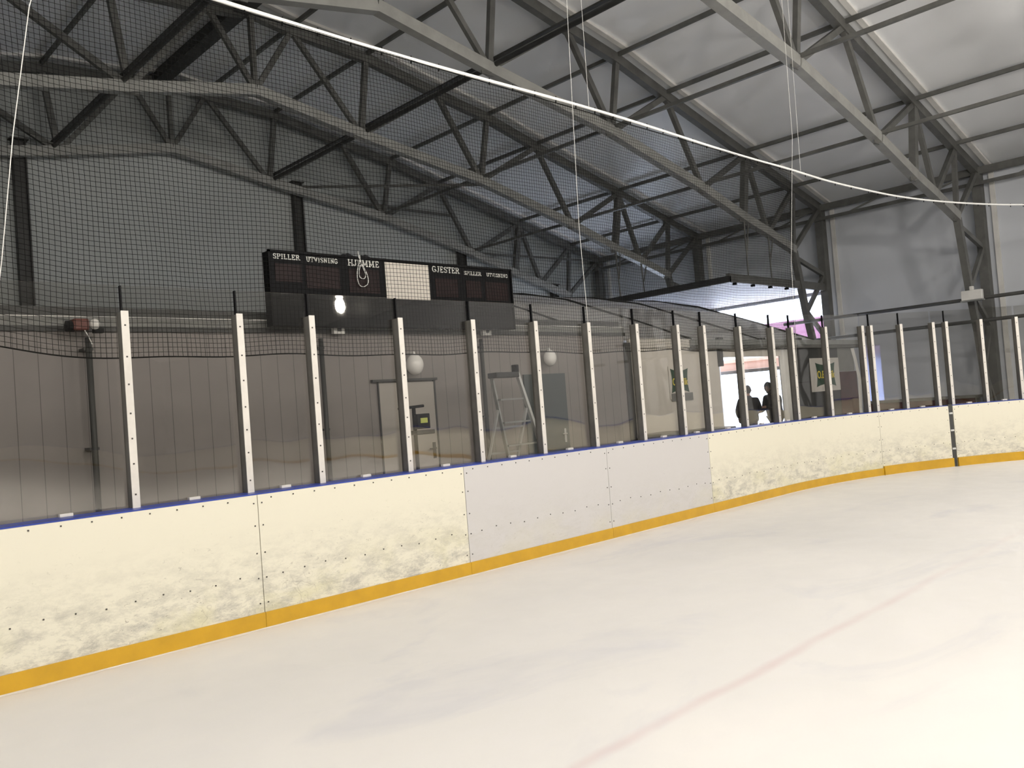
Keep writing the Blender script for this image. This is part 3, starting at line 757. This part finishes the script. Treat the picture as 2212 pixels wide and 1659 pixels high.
tag(MB().box((16.05, 10.04, 2.38), (18.85, 10.07, 2.57)).build('passage_valance', 'fabric_wall'), 'beige fabric valance across the top of the lit passage', 'valance')
# drawn-aside curtain
b = MB(); n_ = 28; k = 0
for i in range(n_+1):
    t_ = i/n_
    for z in (0, 1.2, 2.57):
        x = 18.72+.5*t_+(.05*(1-z/2.57)); b.v.append((x, 10.04+.05*sin(t_*22), z))
for i in range(n_):
    for j in range(2):
        a = i*3+j; b.f.append((a, a+3, a+4, a+1)); b.mi.append(0)
o = tag(b.build('passage_curtain', 'white_trim', smooth=True), 'pale curtain drawn aside at the passage right edge', 'curtain')
sm = o.modifiers.new('solid', 'SOLIDIFY'); sm.thickness = .012
dp = tag(empty('dark_partition', (21.0, 10.0, 0)), 'dark partition panel with white square poster', 'partition')
MB().box((-1.78, 0, 0), (.75, .05, 2.57)).build('main_sheet', 'dark_panel', dp)
MB().box((-1.78, -.006, 1.7), (-.8, .0, 1.712)).build('seam', 'black', dp)
MB().box((.76, .0, 1.93), (1.72, .05, 2.57)).build('upper_sheet', 'crate_grey', dp)
MB().box((.76, .0, 0), (1.84, .05, 1.92)).build('lower_sheet', 'maroon', dp)
MB().box((-1.6, -.01, 2.575), (1.4, .03, 2.60)).build('bright_edge', 'white_trim', dp)
b = MB(); k = 0
for z, x in ((0, 1.95), (.9, 1.93), (1.7, 2.0), (2.2, 1.85), (2.55, 1.70)): b.v += [(x-.12, .0, z), (x, -.03, z)]
for i in range(4): b.f.append((i*2, i*2+1, i*2+3, i*2+2)); b.mi.append(0)
o = b.build('hanging_flap', 'white_trim', dp); sm = o.modifiers.new('solid', 'SOLIDIFY'); sm.thickness = .01

def pincushion(b, cx, cz, w_, h_, y0, y1, mi, skew=.1):
    pts = []; n2 = 10
    for side in range(4):
        for i in range(n2):
            t_ = i/n2*2-1; dent = .10*(1-t_*t_)
            if side == 0: p_ = (t_*w_/2, -h_/2+dent*h_)
            elif side == 1: p_ = (w_/2-dent*w_*.6, t_*h_/2)
            elif side == 2: p_ = (-t_*w_/2, h_/2-dent*h_)
            else: p_ = (-w_/2+dent*w_*.6, -t_*h_/2)
            pts.append((cx+p_[0], cz+p_[1]))
    b.prism(pts, 1, y0, y1, mi)
def text_mesh(body, name, size, sx, mt, parent, loc):
    cu = bpy.data.curves.new('txt', 'FONT'); cu.body = body; cu.size = size; cu.extrude = .002; cu.align_x = 'CENTER'; cu.align_y = 'CENTER'; cu.offset = .004
    to = bpy.data.objects.new('txt', cu); COL.objects.link(to)
    dg = bpy.context.evaluated_depsgraph_get(); me = bpy.data.meshes.new_from_object(to.evaluated_get(dg)); me.name = name
    bpy.data.objects.remove(to, do_unlink=True)
    for v in me.vertices: v.co = Vector((v.co.x*sx, -v.co.z, v.co.y))
    me.materials.clear(); me.materials.append(M[mt])
    o = bpy.data.objects.new(name, me); COL.objects.link(o); o.parent = parent; o.location = loc; return o
ps = tag(empty('poster', (14.5, 10.04, 1.86)), 'small poster with dark green emblem and yellow lettering on pale fabric', 'poster', 'green emblem posters')
MB().box((-.38, -.006, -.32), (.36, 0, .36)).build('backing', 'fabric_wall', ps)
b = MB(); pincushion(b, -.01, .06, .62, .50, -.012, -.006, 0); b.build('emblem', 'green', ps)
text_mesh('O.B.Wiik', 'lettering', .20, .70, 'yellow_text', ps, (-.01, -.014, .03))
MB().box((-.34, -.012, -.36), (.42, -.006, -.20)).build('caption_strip', 'crate_grey', ps)
ps = tag(empty('poster', (20.94, 9.99, 1.87)), 'large white square poster with green emblem on the dark partition', 'poster', 'green emblem posters')
MB().box((-.82, -.012, -.43), (.8, -.001, .43)).build('backing', 'post_white', ps)
b = MB(); pincushion(b, 0, 0, 1.08, .62, -.018, -.012, 0); b.build('emblem', 'green', ps)
text_mesh('O.B.Wiik', 'lettering', .27, .95, 'yellow_text', ps, (0, -.02, -.01))

# ---------------------------------------------------------------- hanging canopy at the loading opening
ca = tag(empty('hanging_canopy', (23.8, 14.8, 4.7)), 'white flat canopy hung on rods beside the loading opening', 'canopy')
MB().box((-3.05, -2.32, .02), (3.12, 2.35, .07)).build('panel', 'canopy_white', ca)
MB().box((-3.1, -2.4, -.02), (3.12, -2.3, .22)).build('front_beam', 'steel', ca)
MB().box((-3.12, -2.4, -.03), (-3.02, 2.4, .15)).build('side_beam', 'dark_panel', ca)
MB().box((-3.1, 2.3, -.03), (3.12, 2.4, .15)).build('rear_beam', 'dark_panel', ca)
for x in (-2.7, -1.7, -.7, .3, 1.3, 2.3): MB().box((x-.04, -2.36, -.08), (x+.04, -2.26, -.02)).build('hook', 'black', ca)
for y, yy in ((-2.35, 12.447-14.8), (2.35, 17.219-14.8)):
    for (nx_, nz_), dx in (((21.82, 6.62), .25), ((23.16, 6.3), .3)):
        MB().tube([(nx_-23.8, yy, nz_-4.7), (nx_-23.8, y, .12)], .025, 6).build('rod', 'steel', ca)
        MB().tube([(nx_-23.8+dx, yy, nz_-4.7-.08), (nx_-23.8, y, .9 if y > 0 else .7)], .022, 6).build('rod', 'steel', ca)
tag(MB().box((20.75, 17.28, -.02), (XR-.01, 17.34, 4.62)).build('rear_partition', 'canopy_white'), 'white partition under the hanging canopy rear edge', 'partition')
# outdoors beyond the opening
aw = tag(empty('outdoor_awning', (27.8, 14.8, 0)), 'salmon awning edge outside the loading opening', 'awning')
MB().box((-.6, -4.5, 2.62), (1.2, 4.5, 2.78)).build('top_sheet', 'salmon', aw); MB().box((-.62, -4.5, 2.38), (-.55, 4.5, 2.66)).build('valance', 'salmon', aw)
MB().box((-.5, -4.5, 2.26), (-.42, 4.5, 2.38)).build('eave_rail', 'galvanised', aw)
for y in (-4.4, 4.4): MB().box((-.52, y-.04, -.05), (-.44, y+.04, 2.3)).build('awning_leg', 'galvanised', aw)
ob = tag(empty('outdoor_building', (37.0, 17.0, 0)), 'white building with a pink band outside the loading opening', 'building')
MB().box((0, -14, -.05), (4, 14, 6.0)).build('wall', 'snow', ob); MB().box((-.05, -14, 3.75), (0, 14, 4.75)).build('pink_band', 'pink_paint', ob)
MB().box((-.03, -6, 0), (0, -4.8, 2.1)).build('door', 'door_grey', ob)

# ---------------------------------------------------------------- right wall fittings
for z, l in ((3.62, 'grey pipe rail along the right wall, upper of two'), (3.01, 'grey pipe rail along the right wall, lower of two')):
    o = tag(empty('pipe_rail', (24.9, 4.5, z)), l, 'pipe', 'pipe rails on the right wall')
    MB().tube([(0, -12, 0), (0, 8.6, 0)], .05, 8).build('pipe', 'steel', o, smooth=True)
    for y in (3.17, 7.94): MB().bar((0, y, 0), (.4 if z > 3.3 else .6, y, 0), .06).build('bracket', 'steel', o)
lbx = tag(empty('light_box', (24.75, 7.5, 3.72)), 'small white light box fixed to the nearest lattice column', 'light box')
MB().box((-.08, -.26, -.13), (.08, .26, .13)).build('housing', 'white_trim', lbx, bevel=.015)
MB().box((-.1, -.28, -.17), (.1, .28, -.13)).build('base_tray', 'galvanised', lbx, bevel=.008)
MB().box((-.04, -.05, .13), (.05, .05, .24)).build('top_knob', 'white_trim', lbx, bevel=.015)
MB().bar((.0, .1, 0), (.4, .17, 0), .05).build('bracket', 'steel', lbx)
bn = tag(empty('timber_bench', (26.4, 9.5, 0)), 'low weathered bench with rusty patches at the right wall foot', 'bench')
MB().box((-.3, -1.45, .90), (.3, 1.75, .98)).build('top_plank', 'crate_grey', bn, bevel=.01)
MB().box((-.28, -1.4, .62), (-.25, 1.7, .90)).build('front_board', 'maroon', bn, bevel=.005)
for y in (-1.35, -.4, .6, 1.6):
    MB().box((-.22, y-.05, 0), (-.12, y+.05, .9)).build('leg', 'crate_grey', bn)
    MB().box((.14, y-.05, 0), (.24, y+.05, .9)).build('leg', 'crate_grey', bn)

# ---------------------------------------------------------------- two people in the passage
def skin_mesh(chains, name):
    """chains: lists of (pos, radius) starting at an index shared by position"""
    vs = []; rs = []; es = []
    def idx(p, r_):
        for i, q in enumerate(vs):
            if (Vector(q)-Vector(p)).length < 1e-5: return i
        vs.append(p); rs.append(r_); return len(vs)-1
    for ch in chains:
        pr = None
        for p, r_ in ch:
            i = idx(p, r_)
            if pr is not None: es.append((pr, i))
            pr = i
    me = bpy.data.meshes.new(name); me.from_pydata(vs, es, [])
    o = bpy.data.objects.new(name, me); COL.objects.link(o)
    md = o.modifiers.new('skin', 'SKIN'); md.use_smooth_shade = True
    if not me.skin_vertices: 
        with bpy.context.temp_override(active_object=o, object=o): pass
    for i, sv in enumerate(me.skin_vertices[0].data):
        r_ = rs[i]; sv.radius = r_ if isinstance(r_, tuple) else (r_, r_); sv.use_root = (i == 0)
    ss = o.modifiers.new('sub', 'SUBSURF'); ss.levels = 2; ss.render_levels = 2
    dg = bpy.context.evaluated_depsgraph_get(); m2 = bpy.data.meshes.new_from_object(o.evaluated_get(dg)); m2.name = name
    bpy.data.objects.remove(o, do_unlink=True); return m2
def finger_chains(wrist, fd, pd, k=1):
    """palm and five fingers: wrist point, forward dir, palm-side dir"""
    wrist = Vector(wrist); fd = Vector(fd).normalized(); pd = Vector(pd).normalized(); sd = fd.cross(pd).normalized()
    out_ = []; palm = wrist+fd*.05
    for i, (off_, ln) in enumerate(((-.03, .068), (-.01, .078), (.01, .074), (.03, .058))):
        a = palm+fd*.035+sd*off_; b_ = a+fd*ln*.5+pd*.008; c_ = b_+fd*ln*.38+pd*.028
        out_.append([(tuple(palm), (.04, .02)), (tuple(a), .0105), (tuple(b_), .0095), (tuple(c_), .008)])
    t0 = wrist+fd*.03; t1 = t0+sd*-.045+fd*.025; t2 = t1+fd*.03+pd*.02-sd*.008
    out_.append([(tuple(wrist), (.03, .022)), (tuple(t1), .012), (tuple(t2), .010)])
    return out_
def make_person(loc, rz, label, coat, trouser, headgear, h, lean, arms, headpitch):
    P_ = tag(empty('person', loc, rz), label, 'person', 'people in the passage')
    s = h/1.75
    def v(x, y, z): return (x*s, y*s, z*s)
    ln = lean
    hip = v(0, 0, .95); wa = v(0, .02+ln*.25, 1.1); ch = v(0, .03+ln*.7, 1.32); nk0 = v(0, .0+ln*.95, 1.46); nk = v(0, .02+ln*1.15, 1.53); hd = v(0, .05+ln*1.3, 1.62)
    body = [[(hip, (.16*s, .11*s)), (wa, (.15*s, .10*s)), (ch, (.18*s, .115*s)), (nk0, .065*s), (nk, .052*s), (hd, .055*s)]]
    legs = []; boots = []
    for sd in (-1, 1):
        legs.append([(hip, (.16*s, .11*s)), (v(.095*sd, 0, .86), .088*s), (v(.11*sd, .02, .48), .06*s), (v(.12*sd, -.02, .1), .042*s)])
        boots.append((.12*sd, 0))
    armc = []; slc = []
    for sd, (el, wr) in zip((-1, 1), arms):
        shp = v(.19*sd, .0+ln*.8, 1.40); chain = [(ch, (.18*s, .115*s)), (shp, .062*s), (v(*el), .045*s), (v(*wr), .03*s)]
        armc.append(chain)
        e_ = Vector(v(*el)); w_ = Vector(v(*wr)); fd = (w_-e_).normalized()
        armc[-1][-1] = (tuple(w_), .03*s)
        for fc in finger_chains(w_, fd, Vector((-sd*.6, 0, -.8)), sd):
            fc[0] = fc[0]; armc.append([(tuple(w_), .03*s)]+fc if (Vector(fc[0][0])-w_).length > 1e-5 else fc)
        slc.append([(ch, (.245*s, .195*s)), (v(.20*sd, .0+ln*.8, 1.385), .10*s), (v(*el), .078*s), (tuple(w_-fd*.02), .056*s)])
    me = skin_mesh(body+legs+armc, 'body')
    # head: shaped sphere with nose, chin, brow, ears joined into the same mesh
    hb = MB(); c0 = Vector(hd)+Vector((0, .012*s, .035*s))
    cp, sp_ = cos(headpitch), sin(headpitch)
    def hf(p):
        x, y, z = p
        w_ = 1-.18*max(0, -z); y2 = y*(1+.05*max(0, -z)); 
        if y > .5: y2 += .0
        q = Vector((x*w_, y2, z)); 
        if y > .75 and abs(x) < .22: q.y += .22*math.exp(-((z+.12)**2)/.03)*(1-abs(x)/.22)
        if y > .6 and abs(z-.12) < .12 and .2 < abs(x) < .5: q.y -= .05
        if y > .7 and abs(z+.45) < .06 and abs(x) < .3: q.y += .05
        q = Vector((q.x, q.y*cp+q.z*sp_, -q.y*sp_+q.z*cp)); return q
    hb.sphere(tuple(c0), (.078*s, .098*s, .118*s), 28, 20, fn=hf)
    for sd in (-1, 1): hb.sphere((c0.x+.08*s*sd, c0.y-.005, c0.z-.005), (.012*s, .022*s, .032*s), 10, 8)
    hm = bpy.data.meshes.new('h'); hm.from_pydata(hb.v, [], hb.f)
    bm = bmesh.new(); bm.from_mesh(me); bm.from_mesh(hm); bmesh.ops.recalc_face_normals(bm, faces=bm.faces); bm.to_mesh(me); bm.free()
    me.materials.clear(); me.materials.append(M['skin']); me.polygons.foreach_set('use_smooth', [True]*len(me.polygons))
    for pl in me.polygons: pl.material_index = 0
    o = bpy.data.objects.new('body', me); COL.objects.link(o); o.parent = P_
    cm = skin_mesh([[(v(0, -.01, .80), (.25*s, .21*s)), (v(0, .0, .98), (.245*s, .205*s)), (wa, (.235*s, .20*s)), (ch, (.245*s, .195*s)), (v(0, ln*.95, 1.455), (.085*s, .08*s)), (v(0, .01+ln*1.1, 1.52), .078*s)]]+slc, 'jacket')
    cm.materials.clear(); cm.materials.append(M[coat]); o = bpy.data.objects.new('jacket', cm); COL.objects.link(o); o.parent = P_
    tm = skin_mesh([[(v(0, 0, .92), (.17*s, .12*s)), (v(.1*sd, 0, .84), .1*s), (v(.11*sd, .02, .48), .078*s), (v(.12*sd, -.02, .08), .062*s)] for sd in (-1, 1)], 'trousers')
    tm.materials.clear(); tm.materials.append(M[trouser]); o = bpy.data.objects.new('trousers', tm); COL.objects.link(o); o.parent = P_
    for bx, by in boots: MB().sphere((bx*s, .05*s, .045*s), (.05*s, .14*s, .05*s), 16, 10, fn=lambda p: Vector((p.x, p.y, max(p.z, -.9)))).build('shoe', 'black', P_, smooth=True)
    # hair or hat: cap over the upper back of the head
    gb = MB()
    def gf(p):
        q = Vector(p)
        if q.z < -.1 and q.y > -.1: q.z = -.1+(q.z+.1)*.15
        if q.y > .55 and q.z < .35: q.y = .55
        if headgear == 'hood': q = Vector((q.x*1.12, q.y*1.08-.05, q.z*1.06+.03*sin(q.x*9)))
        else: q *= 1.0
        return Vector((q.x, q.y*cp+q.z*sp_, -q.y*sp_+q.z*cp))
    gb.sphere((c0.x, c0.y-.008, c0.z+.012), (.086*s, .104*s, .124*s), 28, 18, fn=gf)
    gb.build('hair' if headgear == 'hair' else 'hat', 'hair' if headgear == 'hair' else 'black_cloth', P_, smooth=True)
    if headgear == 'hood': MB().sphere((c0.x, c0.y+.02-.1*s, c0.z-.11*s), (.12*s, .1*s, .06*s), 20, 10).build('hood', coat, P_, smooth=True)
    return P_
make_person((18.33, 10.75, 0), radians(-62), 'dark-dressed short-haired person on the passage left, reaching toward the other', 'black_cloth', 'navy_cloth', 'hair', 1.70, .08,
            [((-.27, -.03, 1.13), (-.26, .14, .97)), ((.24, .28, 1.17), (.12, .56, 1.16))], .15)
make_person((19.78, 10.85, 0), radians(72), 'dark-dressed person in a knit cap on the passage right, head bent down', 'navy_cloth', 'black_cloth', 'hood', 1.74, .10,
            [((-.27, .24, 1.17), (-.12, .46, 1.16)), ((.30, .08, 1.12), (.22, .32, 1.04))], .38)

# ---------------------------------------------------------------- lamps over the ice
for i, (x, y, z) in enumerate(LAMPS):
    near = y > 0
    o = tag(empty('high_bay_lamp', (x, y, z)), 'round high-bay lamp hanging over the ice behind the viewpoint', 'lamp', 'high-bay lamps over the ice')
    MB().tube([(0, 0, .05), (0, 0, .12), (0, 0, .32), (0, 0, .42)], [.27, .24, .12, .07], 20).build('reflector', 'dark_steel', o, smooth=True)
    MB().tube([(0, 0, .03), (0, 0, .06)], .25, 20).build('lens', 'lamp_lens', o)
    MB().tube([(0, 0, .42), (0, 0, roofz(x)-z-.06)], .01, 5).build('suspension', 'black', o)
    L = bpy.data.lights.new('lamp_light', 'AREA'); L.shape = 'DISK'; L.size = .5; L.energy = LAMP_POWER*(.15 if near else 1.5); L.color = LAMP_COL; L.spread = radians(165)
    lo = bpy.data.objects.new('lamp_light', L); COL.objects.link(lo); lo.parent = o; lo.location = (0, 0, .0)
    L = bpy.data.lights.new('lamp_glow', 'POINT'); L.shadow_soft_size = .28; L.energy = LAMP_GLOW*((.70 if x > 10 else .88) if near else 1.16); L.color = LAMP_COL
    lo = bpy.data.objects.new('lamp_glow', L); COL.objects.link(lo); lo.parent = o; lo.location = (0, 0, -.3)
# daylight portal in the loading opening
L = bpy.data.lights.new('daylight_portal', 'AREA'); L.shape = 'RECTANGLE'; L.size = OY1-OY0; L.size_y = OZ; L.cycles.is_portal = True
lo = bpy.data.objects.new('daylight_portal', L); COL.objects.link(lo); lo.location = (XR+.16, (OY0+OY1)/2, OZ/2)
lo.rotation_euler = (radians(90), 0, radians(90))
